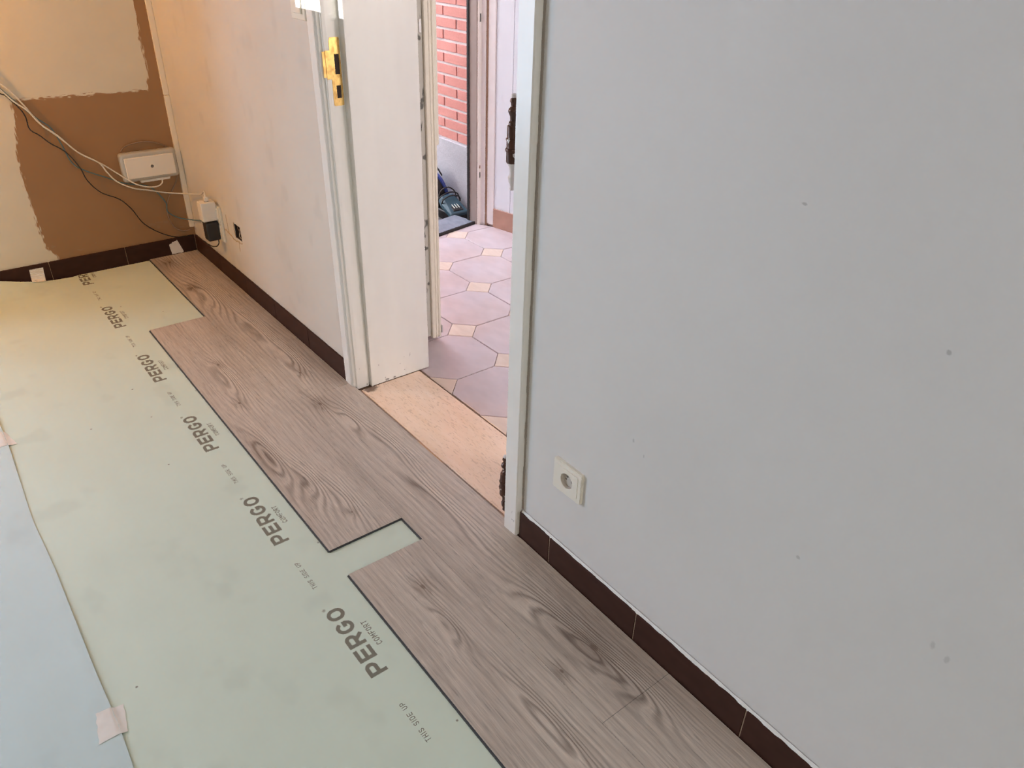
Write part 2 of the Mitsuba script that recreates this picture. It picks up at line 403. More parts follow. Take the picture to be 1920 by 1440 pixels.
def brass_color(p, n, uv):
    return mix(C3((0.83, 0.57, 0.20)), C3((0.55, 0.33, 0.10)), smoothstep(0.4, 0.75, fbm(p.x * 90.0, p.y * 90.0, p.z * 60.0)))
principled('brass', mikit.proc(brass_color), 0.30, metallic=0.9)
principled('dark_recess', (0.030, 0.018, 0.014), 0.8)
def bronze_color(p, n, uv):
    c = mix(C3((0.115, 0.050, 0.030)), C3((0.040, 0.026, 0.022)), fbm(p.x * 90.0, p.y * 90.0, p.z * 40.0))
    return mix(c, C3((0.62, 0.59, 0.57)), smoothstep(0.685, 0.72, fbm(p.x * 120.0, p.y * 120.0, p.z * 70.0)))
principled('bronze', mikit.proc(bronze_color), 0.32, metallic=0.35)
principled('painted_finial', (0.66, 0.63, 0.63), 0.4)
principled('cream_plastic', (0.72, 0.70, 0.63), 0.35, specular=0.5)
principled('socket_inner', (0.50, 0.47, 0.43), 0.4)
principled('socket_hole', (0.10, 0.075, 0.055), 0.6)
principled('steel', (0.55, 0.54, 0.52), 0.3, metallic=1.0)
principled('box_silver', (0.50, 0.485, 0.45), 0.28, specular=0.6, metallic=0.25)
principled('box_lid', (0.84, 0.78, 0.70), 0.35)
principled('grey_mark', (0.10, 0.10, 0.10), 0.4)
principled('white_plastic', (0.76, 0.73, 0.68), 0.35)
principled('ivory_plastic', (0.84, 0.76, 0.64), 0.4)
principled('black_plastic', (0.016, 0.015, 0.016), 0.38)
principled('cable_white', (0.72, 0.68, 0.62), 0.4)
principled('cable_black', (0.018, 0.014, 0.013), 0.4)
principled('cable_blue', (0.09, 0.17, 0.20), 0.4)
principled('cable_brown', (0.25, 0.17, 0.12), 0.5)
principled('broken_plaster', (0.50, 0.38, 0.25), 0.9)
principled('charger_blue', (0.040, 0.085, 0.115), 0.4)
principled('reel_blue', (0.025, 0.045, 0.20), 0.4)
principled('bag_black', (0.020, 0.018, 0.026), 0.35)

# ------------------------------------------------------------------ the room's shell
ROOM_X0, ROOM_Y1, ROOM_Z1 = -4.6, 3.4, 2.52
BACK = 1.145                                   # the brown wall's face
GROUND = -0.012                                # the old floor under underlay and threshold
def near_y(x): return -0.0179 * (x + 1.5)       # front of the skirting right of the door: that wall runs a degree askew

structure(put('floor', box(ROOM_X0, BACK + 0.60, -0.30, ROOM_Y1 + 0.2, GROUND - 0.1, GROUND), 'subfloor'))

near_wall = prism(sg.Polygon([(-1.300, near_y(-1.3) - 0.009), (ROOM_X0, near_y(ROOM_X0) - 0.009), (ROOM_X0, -0.295), (-1.300, -0.295)]), GROUND, ROOM_Z1)
structure(put('wall_right', near_wall, 'near_wall_paint'))
HOLE = (0.511, 0.578, 0.228, 0.288)
far = [box(-0.385, HOLE[0], -0.295, -0.022, GROUND, ROOM_Z1), box(HOLE[1], BACK + 0.2, -0.295, -0.022, GROUND, ROOM_Z1),
       box(HOLE[0], HOLE[1], -0.295, -0.022, GROUND, HOLE[2]), box(HOLE[0], HOLE[1], -0.295, -0.022, HOLE[3], ROOM_Z1), box(HOLE[0], HOLE[1], -0.295, -0.075, HOLE[2], HOLE[3])]
put('wall_right__papered_section', join(*far), 'wallpaper')
labels['wall_right__papered_section'] = {'label': 'papered wall section between the doorway and the corner'}
put('wall_right__lintel', box(-1.300, -0.385, -0.295, -0.018, 2.12, ROOM_Z1), 'near_wall_paint')

WY0, WY1, DEEP = 1.60, 3.30, 0.60                # the patio door stands at the outer side of the thick back wall
structure(put('wall_back', join(box(BACK, BACK + DEEP, -0.022, WY0, GROUND, ROOM_Z1), box(BACK, BACK + DEEP, WY1, ROOM_Y1 + 0.2, GROUND, ROOM_Z1), box(BACK, BACK + DEEP, WY0, WY1, 2.15, ROOM_Z1)), 'back_wall_paint'))
# the wall opposite the door wall: only the gap above its lowered blind lets the sun in
SLOT = (-0.14, 0.10, 2.143, 2.46)
structure(put('wall_left', join(box(ROOM_X0, SLOT[0], ROOM_Y1, ROOM_Y1 + 0.2, GROUND, ROOM_Z1), box(SLOT[1], BACK + 0.2, ROOM_Y1, ROOM_Y1 + 0.2, GROUND, ROOM_Z1),
                                box(SLOT[0], SLOT[1], ROOM_Y1, ROOM_Y1 + 0.2, GROUND, SLOT[2]), box(SLOT[0], SLOT[1], ROOM_Y1, ROOM_Y1 + 0.2, SLOT[3], ROOM_Z1)), 'plain_wall'))
structure(put('wall_front', join(box(ROOM_X0 - 0.2, ROOM_X0, -0.3, 0.6, GROUND, ROOM_Z1), box(ROOM_X0 - 0.2, ROOM_X0, 2.4, ROOM_Y1 + 0.2, GROUND, ROOM_Z1),
                                 box(ROOM_X0 - 0.2, ROOM_X0, 0.6, 2.4, GROUND, 0.8), box(ROOM_X0 - 0.2, ROOM_X0, 0.6, 2.4, 2.2, ROOM_Z1)), 'plain_wall'))
structure(put('ceiling', box(ROOM_X0 - 0.2, BACK + 0.2, -0.295, ROOM_Y1 + 0.2, ROOM_Z1, ROOM_Z1 + 0.15), 'plain_ceiling'))

def pane(p0, p1, p2, p3, normal, radiance, key):
    v = np.array([p0, p1, p2, p3], float)
    f = np.array([[0, 1, 2], [0, 2, 3]])
    if np.cross(v[1] - v[0], v[2] - v[0]) @ np.array(normal) < 0:
        f = f[:, ::-1]
    put(key, mesh_of(v, f), 'curtain', emitter={'type': 'area', 'radiance': {'type': 'rgb', 'value': list(radiance)}})

# windows outside the view: daylight on their curtains
wx = BACK + DEEP - 0.10
structure(put('window_1', join(box(wx, wx + 0.06, WY0, WY0 + 0.06, GROUND, 2.15), box(wx, wx + 0.06, WY1 - 0.06, WY1, GROUND, 2.15), box(wx, wx + 0.06, WY0 + 0.06, WY1 - 0.06, 2.09, 2.15),
                               box(wx, wx + 0.06, (WY0 + WY1) / 2 - 0.03, (WY0 + WY1) / 2 + 0.03, GROUND, 2.09), box(wx, wx + 0.06, WY0 + 0.06, WY1 - 0.06, GROUND, 0.10)), 'white_gloss'))
pane((wx + 0.04, WY0 + 0.05, 0.08), (wx + 0.04, WY1 - 0.05, 0.08), (wx + 0.04, WY1 - 0.05, 2.10), (wx + 0.04, WY0 + 0.05, 2.10), (-1, 0, 0), WINDOW_BACK, 'window_1__curtain')
structure(put('window_2', join(box(ROOM_X0 - 0.06, ROOM_X0 + 0.01, 0.6, 0.66, 0.8, 2.2), box(ROOM_X0 - 0.06, ROOM_X0 + 0.01, 2.34, 2.4, 0.8, 2.2), box(ROOM_X0 - 0.06, ROOM_X0 + 0.01, 0.66, 2.34, 2.14, 2.2),
                               box(ROOM_X0 - 0.06, ROOM_X0 + 0.03, 0.66, 2.34, 0.8, 0.86)), 'white_gloss'))
pane((ROOM_X0 - 0.03, 0.65, 0.85), (ROOM_X0 - 0.03, 2.35, 0.85), (ROOM_X0 - 0.03, 2.35, 2.15), (ROOM_X0 - 0.03, 0.65, 2.15), (1, 0, 0), WINDOW_FRONT, 'window_2__curtain')

# a floor lamp with a warm bulb hanging from its arm, left of the view
bulb_at, stand_at = (0.85, 1.16), (0.85, 1.46)
put('floor_lamp__base', lathe([(0, -0.001), (0.12, -0.001), (0.12, 0.008), (0.015, 0.02), (0, 0.02)], stand_at, 32), 'black_plastic', smooth=30)
put('floor_lamp__pole', tube(smooth_path([(*stand_at, 0.015), (*stand_at, 0.7), (*stand_at, 1.35), (0.85, 1.42, 1.46), (0.85, 1.30, 1.50), (0.85, 1.18, 1.45), (*bulb_at, 1.36)]), 0.009, 10), 'black_plastic', smooth=True)
put('floor_lamp__socket', lathe([(0, 1.305), (0.020, 1.305), (0.016, 1.36), (0, 1.36)], bulb_at), 'black_plastic', smooth=30)
bulb = trimesh.creation.icosphere(2, 0.025); bulb.apply_translation((*bulb_at, 1.282))
put('floor_lamp__bulb', bulb, 'white_plastic', smooth=True, emitter={'type': 'area', 'radiance': {'type': 'rgb', 'value': LAMP}})
tag('floor_lamp', 'bare warm bulb on a thin black floor lamp left of the brown wall', 'lamp')

# ------------------------------------------------------------------ skirting tiles
PITCH = 0.294
def ragged_strip(x0, x1, front, back, z):
    """The torn paint edge along the top of a skirting."""
    xs = np.linspace(x0, x1, max(8, int(abs(x1 - x0) / 0.004)))
    top, bot = [], []
    for x in xs:
        n = meshkit.fbm(np.array([x * 55.0, 1.3, 2.1]), 3) - 0.5
        bot.append((x, front(x) + 0.0010, z - 0.0015 + 0.008 * n))
        top.append((x, back(x) + 0.0014, z + 0.005 + 0.003 * n))
    v = np.array(bot + top)
    n = len(xs)
    f = []
    for i in range(n - 1):
        f += [(i, i + 1, n + i + 1), (i, n + i + 1, n + i)]
    return mesh_of(v, f)

structure(put('baseboard_right', prism(sg.Polygon([(-1.308, near_y(-1.308) - 0.0015), (ROOM_X0 + .02, near_y(ROOM_X0) - 0.0015), (ROOM_X0 + .02, near_y(ROOM_X0) - 0.012), (-1.308, near_y(-1.308) - 0.012)]), GROUND, 0.076), 'skirting_grout'))
edges = [-1.3085] + [-1.4258 - PITCH * k for k in range(11)]
for a, b in zip(edges[:-1], edges[1:]):
    x1, x0 = a - 0.0012, b + 0.0012
    t = box(x0, x1, -0.0085, 0.0, GROUND, 0.0775, 0.0012)
    v = np.array(t.vertices)
    v[:, 1] += near_y(v[:, 0])
    put('baseboard_right__tile', mesh_of(v, t.faces), 'skirting_glaze')
put('baseboard_right__paint_edge', ragged_strip(-1.312, -3.4, lambda x: near_y(x) - 0.003, lambda x: near_y(x) - 0.009, 0.0775), 'white_ragged_paint')
labels['baseboard_right__paint_edge'] = {'label': 'ragged white paint edge along the skirting top'}

put('baseboard_right__backing', box(-0.365, BACK, -0.0235, -0.0150, GROUND, 0.072), 'skirting_grout')
fe = [BACK - 0.009, 0.762, 0.468, 0.174, -0.0655, -0.366]
fe = [BACK - 0.010] + [x for x in np.arange(-0.0655 + 3 * PITCH, -0.36, -PITCH)] + [-0.366]
for a, b in zip(fe[:-1], fe[1:]):
    put('baseboard_right__tile', box(b + 0.0012, a - 0.0012, -0.0225, -0.0131, GROUND, 0.0735, 0.0014), 'skirting_glaze')

structure(put('baseboard_back', box(BACK - 0.0065, BACK + 0.0005, -0.022, 1.70, GROUND, 0.072), 'skirting_grout'))
be = [-0.0131, 0.2945, 0.599, 0.893, 1.187, 1.481, 1.70]
for a, b in zip(be[:-1], be[1:]):
    put('baseboard_back__tile', box(BACK - 0.0085, BACK + 0.0005, a + 0.0012, b - 0.0012, GROUND, 0.0735, 0.0014), 'skirting_glaze')

# ------------------------------------------------------------------ laminate planks
W1, WP, XE = 0.2037, 0.209, 1.1335
E1, E2, E3, E4, E5 = -1.0716, -1.1721, 0.4104, -0.3762, -1.8315
def right_edge(x0, x1):
    """The cut edge of the row along the wall between x0 and x1, from high x to low x."""
    pts = []
    for x in (x1, -0.352, -0.425, -1.250, -1.308, -1.33, -2.2, -3.2, x0):
        if not x0 <= x <= x1: continue
        y = -0.0115 if x >= -0.353 else (-0.0165 if x >= -1.251 else near_y(x) + 0.0022)
        if -1.32 < x < -1.30: y = near_y(x) + 0.0035
        pts.append((x, y))
    return pts

def plank(poly, du, dv, label=None):
    # the printed decor is a thin skin; the core below it is dark
    g = 0.00035
    top_poly = poly.buffer(-g, join_style=2)
    # the core, with the lip of its click joint standing out along the long side and the near end
    lip = unary_union([poly, affinity.translate(poly, 0, 0.0035), affinity.translate(poly, -0.0025, 0.0)])
    core = join(prism(poly, -0.0028, -0.0007), prism(lip, -0.0050, -0.0028))
    skin = trimesh.creation.extrude_polygon(top_poly, 0.0007, engine='earcut')
    skin.apply_translation((0, 0, -0.0007))
    v = np.array(skin.vertices)
    k = put('laminate_flooring__plank', mesh_of(v, skin.faces), 'oak', uv=np.c_[v[:, 0] + du, v[:, 1] + dv])
    put(k + '__edge', core, 'plank_core')
    if label: labels[k] = {'label': label}
    return k

def row1(x0, x1):
    return sg.Polygon([(x0, W1), (x1, W1)] + right_edge(x0, x1))
def row2(x0, x1):
    return sg.Polygon([(x0, W1), (x1, W1), (x1, W1 + WP), (x0, W1 + WP)])
G = 0.00005
plank(row1(E4 + G, XE), 0, 0)
plank(row1(E5 + G, E4 - G), 0, 0)
plank(row1(-3.25, E5 - G), 0, 0)
plank(row2(E1, E3), 0, 0.0005)
plank(row2(-2.62, E2), 0, 0.0005)
tag('laminate_flooring', 'grey brown oak laminate planks being laid along the skirting past the doorway', 'flooring')

# ------------------------------------------------------------------ underlay sheets, with their printing
def far_lift(y):
    """How far the sheet climbs the back skirting."""
    return float(np.interp(y, [0.5, 0.60, 0.66, 0.72, 0.787, 0.97], [0.0, 0.004, 0.012, 0.026, 0.046, 0.085]))
def under1(u, v):
    y = v
    x_end = 1.133
    s = u
    lift = far_lift(y)
    if s > x_end - 0.16 and lift > 0:
        t = (s - (x_end - 0.16)) / 0.16
        return (x_end - 0.16 + 0.157 * t - 0.008 * t * t, y, -0.0052 + lift * t * t)
    return (s, y, -0.0052)
us = np.r_[np.linspace(-2.9, 0.9, 30), np.linspace(0.95, 1.132, 22)]
vs = np.r_[np.linspace(0.05, 0.5, 8), np.linspace(0.53, 0.978, 20)]
put('underlay_sheet', sheet(under1, us, vs, 0.003), 'underlay_green', smooth=40)
tag('underlay_sheet', 'pale green printed underlay sheet lying beside the planks', 'underlay')

def edge2(x):
    return float(np.interp(x, [-1.6, -1.37, -1.28, -1.105, -0.72, -0.51, -0.11, 0.0, 0.6, 1.1], [0.960, 0.958, 0.955, 0.960, 0.963, 0.971, 0.962, 0.964, 0.968, 0.97]))
def under2(u, v):
    y = edge2(u) + v
    lift = 0.0008 + 0.0038 * math.exp(-(v / 0.045) ** 2) * (0.55 + 0.45 * math.sin(u * 5.2 + 1.0))
    if u > 0.98:
        lift += 0.088 * ((u - 0.98) / 0.15) ** 2
    return (u - (0.006 * ((u - 0.98) / 0.15) ** 2 if u > 0.98 else 0), y, -0.0035 + lift)
put('underlay_sheet_001', sheet(under2, np.r_[np.linspace(-2.9, 0.97, 60), np.linspace(0.99, 1.13, 8)], np.r_[np.linspace(0, 0.12, 10), np.linspace(0.2, 1.15, 8)], 0.0022), 'underlay_blue', smooth=40)
tag('underlay_sheet_001', 'bluish plain underlay sheet at the far left, its edge lapping over the printed one', 'underlay')

def arc(cx, cy, rx, ry, a0, a1, n=10):
    return [(cx + rx * math.cos(math.radians(a)), cy + ry * math.sin(math.radians(a))) for a in np.linspace(a0, a1, n)]
def letter(ch, w, t):
    """A capital of height 1 and width w, stroke t, as a polygon."""
    h, r = t / 2, min(w, 1) * 0.42
    L, R_, B, Tt = h, w - h, h, 1 - h
    r = min(r, (R_ - L) / 2)
    S = []
    flat = dict(cap_style=2, join_style=1 if ch in 'OCGSDUPR' else 2)
    if ch == 'P' or ch == 'R':
        rb = (Tt - 0.43) / 2
        S = [[(L, 0), (L, 1)], [(0, Tt), (R_ - rb * .9, Tt)] + arc(R_ - rb * .9, (Tt + 0.43) / 2, rb * .9, rb, 90, -90) + [(0, 0.43)]]
        if ch == 'R': S.append([(w * 0.48, 0.43), (w - h * 0.9, 0)])
    elif ch == 'E': S = [[(L, 0), (L, 1)], [(0, Tt), (w, Tt)], [(0, 0.5), (w * 0.9, 0.5)], [(0, B), (w, B)]]
    elif ch == 'F': S = [[(L, 0), (L, 1)], [(0, Tt), (w, Tt)], [(0, 0.48), (w * 0.88, 0.48)]]
    elif ch == 'O':
        S = [arc(R_ - r, Tt - r, r, r, 0, 90, 6) + arc(L + r, Tt - r, r, r, 90, 180, 6) + arc(L + r, B + r, r, r, 180, 270, 6) + arc(R_ - r, B + r, r, r, 270, 360, 6) + [(R_, Tt - r)]]
    elif ch in 'CG':
        S = [arc(R_ - r, Tt - r, r, r, 22, 90, 6) + arc(L + r, Tt - r, r, r, 90, 180, 6) + arc(L + r, B + r, r, r, 180, 270, 6) + arc(R_ - r, B + r, r, r, 270, 338 if ch == 'C' else 360, 6)]
        if ch == 'G': S[0].append((R_, 0.50))
        if ch == 'G': S.append([(R_ + h, 0.44), (w * 0.54, 0.44)])
    elif ch == 'M': S = [[(L, 0), (L, 1)], [(R_, 0), (R_, 1)], [(L, 1), (w / 2, 0.35), (R_, 1)]]
    elif ch == 'T': S = [[(w / 2, 0), (w / 2, 1)], [(0, Tt), (w, Tt)]]
    elif ch == 'H': S = [[(L, 0), (L, 1)], [(R_, 0), (R_, 1)], [(L, 0.5), (R_, 0.5)]]
    elif ch == 'I': S = [[(L, 0), (L, 1)]]
    elif ch == 'D': S = [[(L, 0), (L, 1)], [(0, Tt), (R_ - r, Tt)] + arc(R_ - r, Tt - r, r, r, 90, 0, 6) + arc(R_ - r, B + r, r, r, 0, -90, 6) + [(0, B)]]
    elif ch == 'U': S = [[(L, 1)] + arc(L + r, B + r, r, r, 180, 270, 6) + arc(R_ - r, B + r, r, r, 270, 360, 6) + [(R_, 1)]]
    elif ch == 'S':
        q = (Tt - 0.5) / 2
        S = [arc(R_ - q, Tt - q, q, q, 10, 90, 6) + arc(L + q, Tt - q, q, q, 90, 270, 10) + arc(R_ - q, B + q, q, q, 90, -90, 10) + arc(L + q, B + q, q, q, 270, 190, 6)]
    return unary_union([sg.LineString(s).buffer(h, **flat) for s in S])
def word(text, height, length, t, space=0.32, w0=0.72):
    """Capitals that fill the length, as a list of polygons from the origin."""
    widths = {'I': t, 'M': w0 * 1.25, ' ': 0.5}
    x, out, gap = 0.0, [], space
    for ch in text:
        w = widths.get(ch, w0)
        if ch != ' ':
            out.append(affinity.translate(letter(ch, w, t), x, 0))
        x += w + gap
    total = x - gap
    return [affinity.scale(g, length / total, height, origin=(0, 0)) for g in out]
def flat_print(polys, x, y, clip=None):
    ms = []
    for g in polys:
        g = affinity.translate(g, x, y)
        if clip is not None: g = g.intersection(clip)
        for q in getattr(g, 'geoms', [g]):
            if q.geom_type == 'Polygon' and q.area > 1e-8:
                m = trimesh.creation.extrude_polygon(q, 0.00025, engine='earcut')
                m.apply_translation((0, 0, -0.00522))
                ms.append(m)
    return join(*ms) if ms else None
ON_SHEET = sg.box(-2.9, 0.2, 1.128, 0.96)
for k in range(-1, 6):
    x = -1.4620 + 0.4925 * k
    dy = -0.002 * k / 5
    for name, polys, px, py in [('printed_brand_word', word('PERGO', 0.0405, 0.218, 0.215, 0.20, 0.86), x, 0.4725),
                                ('printed_small_word', word('COMFORT', 0.0135, 0.078, 0.15, 0.26, 0.68), x + 0.068, 0.4465),
                                ('printed_side_note', word('THIS SIDE UP', 0.0115, 0.104, 0.14, 0.30, 0.66), x - 0.192, 0.4885)]:
        m = flat_print(polys, px, py + dy, ON_SHEET)
        if m is not None: put('underlay_sheet__' + name, m, 'print_ink')
    ring = sg.Point(0, 0).buffer(0.0040).difference(sg.Point(0, 0).buffer(0.0031))
    m = flat_print([ring] + [affinity.translate(affinity.scale(letter('R', 0.7, 0.2), 0.004, 0.004, origin=(0, 0)), -0.0013, -0.002)], x + 0.226, 0.5095 + dy, ON_SHEET)
    if m is not None: put('underlay_sheet__printed_trade_mark', m, 'print_ink')

# ------------------------------------------------------------------ strips of masking tape
def tape_strip(corners, n=10, thick=0.0004, rag=0.0015, seed=0):
    """A torn strip between four corners (a, b on one short end, d, c on the other), each with its own height."""
    a, b, c, d = [np.array(p, float) for p in corners]
    r = np.random.default_rng(seed)
    def f(u, v):
        p = a * (1 - u) * (1 - v) + b * (1 - u) * v + d * u * (1 - v) + c * u * v
        if u in (0.0, 1.0):
            p = p + (d - a) / np.linalg.norm(d - a) * rag * r.uniform(-1, 1)
        p[2] += 0.0006 * math.sin(9 * u + 3 * v)
        return tuple(p)
    return sheet(f, np.linspace(0, 1, n), np.linspace(0, 1, 8), thick)
z1 = -0.0038
t = tape_strip([(-1.214, 0.985, 0.0014), (-1.287, 0.996, 0.0014), (-1.287, 0.945, z1), (-1.219, 0.935, z1)], seed=1)
# over the raised edge of the upper sheet
def over_edge(m):
    v = np.array(m.vertices)
    for i, (x, y, z) in enumerate(v):
        e = edge2(x)
        s = float(np.clip((y - e + 0.006) / 0.008, 0, 1))
        v[i, 2] = z1 + (z - min(z, 0)) * 0 + s * (under2(x, max(0.0, y - e))[2] + 0.0010 - z1) + 0.0004 * (i >= len(v) // 2) * -1
    return mesh_of(v, m.faces)
tag(put('masking_tape', over_edge(t), 'masking_tape', smooth=40), 'torn strip of masking tape joining the two underlay sheets nearest the camera', 'tape')
t = tape_strip([(-0.020, 1.005, 0), (-0.110, 1.000, 0), (-0.112, 0.941, 0), (-0.026, 0.958, 0)], seed=2)
tag(put('masking_tape', over_edge(t), 'masking_tape', smooth=40), 'strip of masking tape cut by the left edge, joining both underlay sheets', 'tape')
t = tape_strip([(1.1352, 0.676, 0.059), (1.1352, 0.624, 0.052), (1.095, 0.630, -0.0035), (1.095, 0.680, 0.005)], rag=0.002, seed=3)
def bent(m, f):
    v = np.array(m.vertices)
    return mesh_of(np.array([f(*p) for p in v]), m.faces)
def tape3(x, y, z):
    u = float(np.clip((1.1352 - x) / 0.0402, 0, 1))       # 0 on the skirting, 1 on the sheet
    if u < 0.66:
        return (1.1352 - 0.004 * (u / 0.66) ** 3, y, 0.058 - (0.058 - max(far_lift(y) - 0.003, 0.001)) * u / 0.66)
    k = (u - 0.66) / 0.34
    xx = 1.1312 - 0.022 * k
    return (xx, y, -0.0030 + far_lift(y) * max(0, (xx - 0.973) / 0.157) ** 2 + 0.002)
tag(put('masking_tape', bent(t, tape3), 'masking_tape', smooth=60), 'short strip of masking tape holding the underlay edge to the back skirting', 'tape')
t = tape_strip([(1.1352, 0.108, 0.050), (1.1352, 0.068, 0.064), (1.1345, 0.048, 0.004), (1.1345, 0.102, 0.003)], rag=0.003, seed=4)
tag(put('masking_tape', t, 'masking_tape', smooth=60), 'piece of masking tape on the back skirting where the planks end', 'tape')

# ------------------------------------------------------------------ the doorway: casings, rebate, lining, strike plate, hinges
LEAN = 0.019
def profile_post(poly, z0, z1, ln=0.0):
    return lean(prism(sg.Polygon(poly), z0, z1), ln)
H = 2.10
structure(put('door_1', profile_post([(-0.426, -0.070), (-0.4275, -0.072), (-0.4275, -0.298), (-0.385, -0.298), (-0.385, -0.070)], GROUND + 0.006, H), 'white_gloss'))
# the moulded architrave in front, with its rounded nose and grooves
arch = [(-0.354, -0.022), (-0.354, -0.010), (-0.366, -0.0085), (-0.392, -0.0085), (-0.3945, -0.0105), (-0.3965, -0.0085), (-0.400, -0.0075), (-0.402, -0.0095), (-0.4055, -0.0125), (-0.4085, -0.0115), (-0.4105, -0.0165), (-0.4130, -0.020), (-0.4130, -0.022)]
put('door_1__architrave', profile_post(arch, 0.001, H + 0.07, LEAN), 'white_gloss')
reb = [(-0.4130, -0.019), (-0.4150, -0.021), (-0.4160, -0.030), (-0.4150, -0.064), (-0.4105, -0.0655), (-0.4105, -0.0705), (-0.385, -0.0705), (-0.385, -0.019)]
put('door_1__rebate', profile_post(reb, GROUND + 0.004, H, LEAN * 0.75), 'white_gloss')
put('door_1__stop_edge', profile_post([(-0.4265, -0.0745), (-0.428, -0.0720), (-0.4275, -0.0695), (-0.4245, -0.0685), (-0.415, -0.0685), (-0.415, -0.0745)], GROUND + 0.004, H), 'white_gloss')
# right-hand side
ra = [(-1.257, -0.045), (-1.257, 0.004), (-1.2595, 0.0065), (-1.3025, 0.0055), (-1.3055, 0.003), (-1.3065, -0.0145), (-1.3065, -0.045)]
put('door_1__architrave', profile_post(ra, 0.001, H + 0.07), 'white_gloss')
put('door_1__caulk_line', join(*[box(-1.3125, -1.3062, near_y(-1.31) - 0.0110, near_y(-1.31) - 0.0080 + 0.0016 * rng.random(), z, z + 0.045) for z in np.arange(0.085, H, 0.043)]), 'old_caulk')
put('door_1__lining', profile_post([(-1.257, -0.045), (-1.250, -0.07), (-1.250, -0.298), (-1.300, -0.298), (-1.300, -0.045)], GROUND + 0.004, H), 'white_gloss')
put('door_1__head', box(-1.30, -0.36, -0.298, 0.004, H, H + 0.07, 0.003), 'white_gloss')

# brass strike plate let into the rebate, facing the opening
def plate_at(polys, x_face, thick, key, mat, ln=LEAN * 0.75):
    """Polygons in (y, z) made into a plate whose face looks towards -x."""
    m = prism(polys, 0, thick)
    v = np.array(m.vertices)
    v = np.c_[x_face - v[:, 2] + v[:, 1] * ln, v[:, 0], v[:, 1]]
    m = mesh_of(v, m.faces); m.fix_normals()
    return put(key, m, mat)
plate = unary_union([sg.box(-0.0645, 0.905, -0.034, 1.075).buffer(-0.004).buffer(0.004), sg.box(-0.050, 0.975, -0.0205, 1.048), sg.box(-0.0645, 1.04, -0.036, 1.080).buffer(-0.003).buffer(0.003)])
latch, bolt = sg.box(-0.060, 0.987, -0.046, 1.038), sg.box(-0.0585, 0.925, -0.0455, 0.958)
plate_at(plate.difference(unary_union([latch, bolt])), -0.4155, 0.0016, 'door_1__strike_plate', 'brass')
plate_at(latch, -0.4158, 0.0006, 'door_1__strike_plate__latch_hole', 'dark_recess')
plate_at(bolt, -0.4158, 0.0006, 'door_1__strike_plate__bolt_hole', 'dark_recess')
for y, z in ((-0.052, 1.062), (-0.051, 0.970), (-0.050, 0.914)):
    plate_at(sg.Point(y, z).buffer(0.0032, 6), -0.4163, 0.0012, 'door_1__strike_plate__screw', 'brass')
# the bent lip of the plate over the nose of the frame
lip = lean(box(-0.4155, -0.4145, -0.0205, -0.0120, 0.980, 1.046, 0.0003), LEAN * 0.75)
put('door_1__strike_plate__lip', turned(lip, 0.0), 'brass')

def hinge(z0, z1, at, painted_low):
    h = z1 - z0
    P = lambda s: z0 + s * h
    body = [(0, P(.30)), (.0105, P(.30)), (.0112, P(.31)), (.0112, P(.415)), (.0128, P(.42)), (.0132, P(.435)), (.0128, P(.45)), (.0112, P(.455)), (.0112, P(.53)), (.0126, P(.535)), (.0126, P(.55)), (.0108, P(.555)),
            (.0104, P(.68)), (.0085, P(.69)), (0, P(.69))]
    up = [(0, P(.685)), (.0085, P(.69)), (.0082, P(.715)), (.0060, P(.73)), (.0062, P(.77)), (.0095, P(.82)), (.0088, P(.845)), (.0052, P(.87)), (.0050, P(.90)), (.0070, P(.92)), (.0060, P(.945)), (.0036, P(.955)), (0, P(.955))]
    tip = [(0, P(.955)), (.0040, P(.957)), (.0055, P(.97)), (.0045, P(.99)), (.0015, P(1.0)), (0, P(1.0))]
    low = [(0, P(0)), (.0030, P(.005)), (.0046, P(.02)), (.0030, P(.045)), (.0040, P(.07)), (.0062, P(.10)), (.0075, P(.15)), (.0055, P(.17)), (.0046, P(.21)), (.0060, P(.26)), (.0100, P(.295)), (.0104, P(.305)), (0, P(.305))]
    body, up, low, tip = ([(r * 1.16, z) for r, z in q] for q in (body, up, low, tip))
    k = put('door_1__hinge', lathe(body, at), 'bronze', smooth=35)
    put(k + '__finial', lathe(up, at), 'bronze', smooth=35)
    put(k + '__finial', lathe(low, at), 'painted_finial' if painted_low else 'bronze', smooth=35)
    put(k + '__tip', lathe(tip, at), 'painted_finial', smooth=35)
    put(k + '__leaf_plate', box(-1.2585, -1.2440, at[1] - 0.004, at[1] + 0.002, P(.31), P(.69), 0.0006), 'bronze')
    labels[k] = {'label': 'dark bronze barrel hinge with turned finials' + (', upper one' if painted_low else ', lower one')}
hinge(0.882, 1.072, (-1.2375, -0.006), True)
hinge(0.034, 0.212, (-1.2395, -0.008), False)

# ------------------------------------------------------------------ threshold stone
structure(put('trim_1', box(-1.252, -0.425, -0.0262, -0.0188, GROUND, -0.0070, 0.0008), 'mortar_strip'))
tag(put('threshold_stone', box(-1.252, -0.4265, -0.2575, -0.0285, GROUND - 0.01, -0.0085, 0.0012), 'travertine'), 'honey coloured polished stone threshold in the doorway between planks and hall tiles', 'threshold')

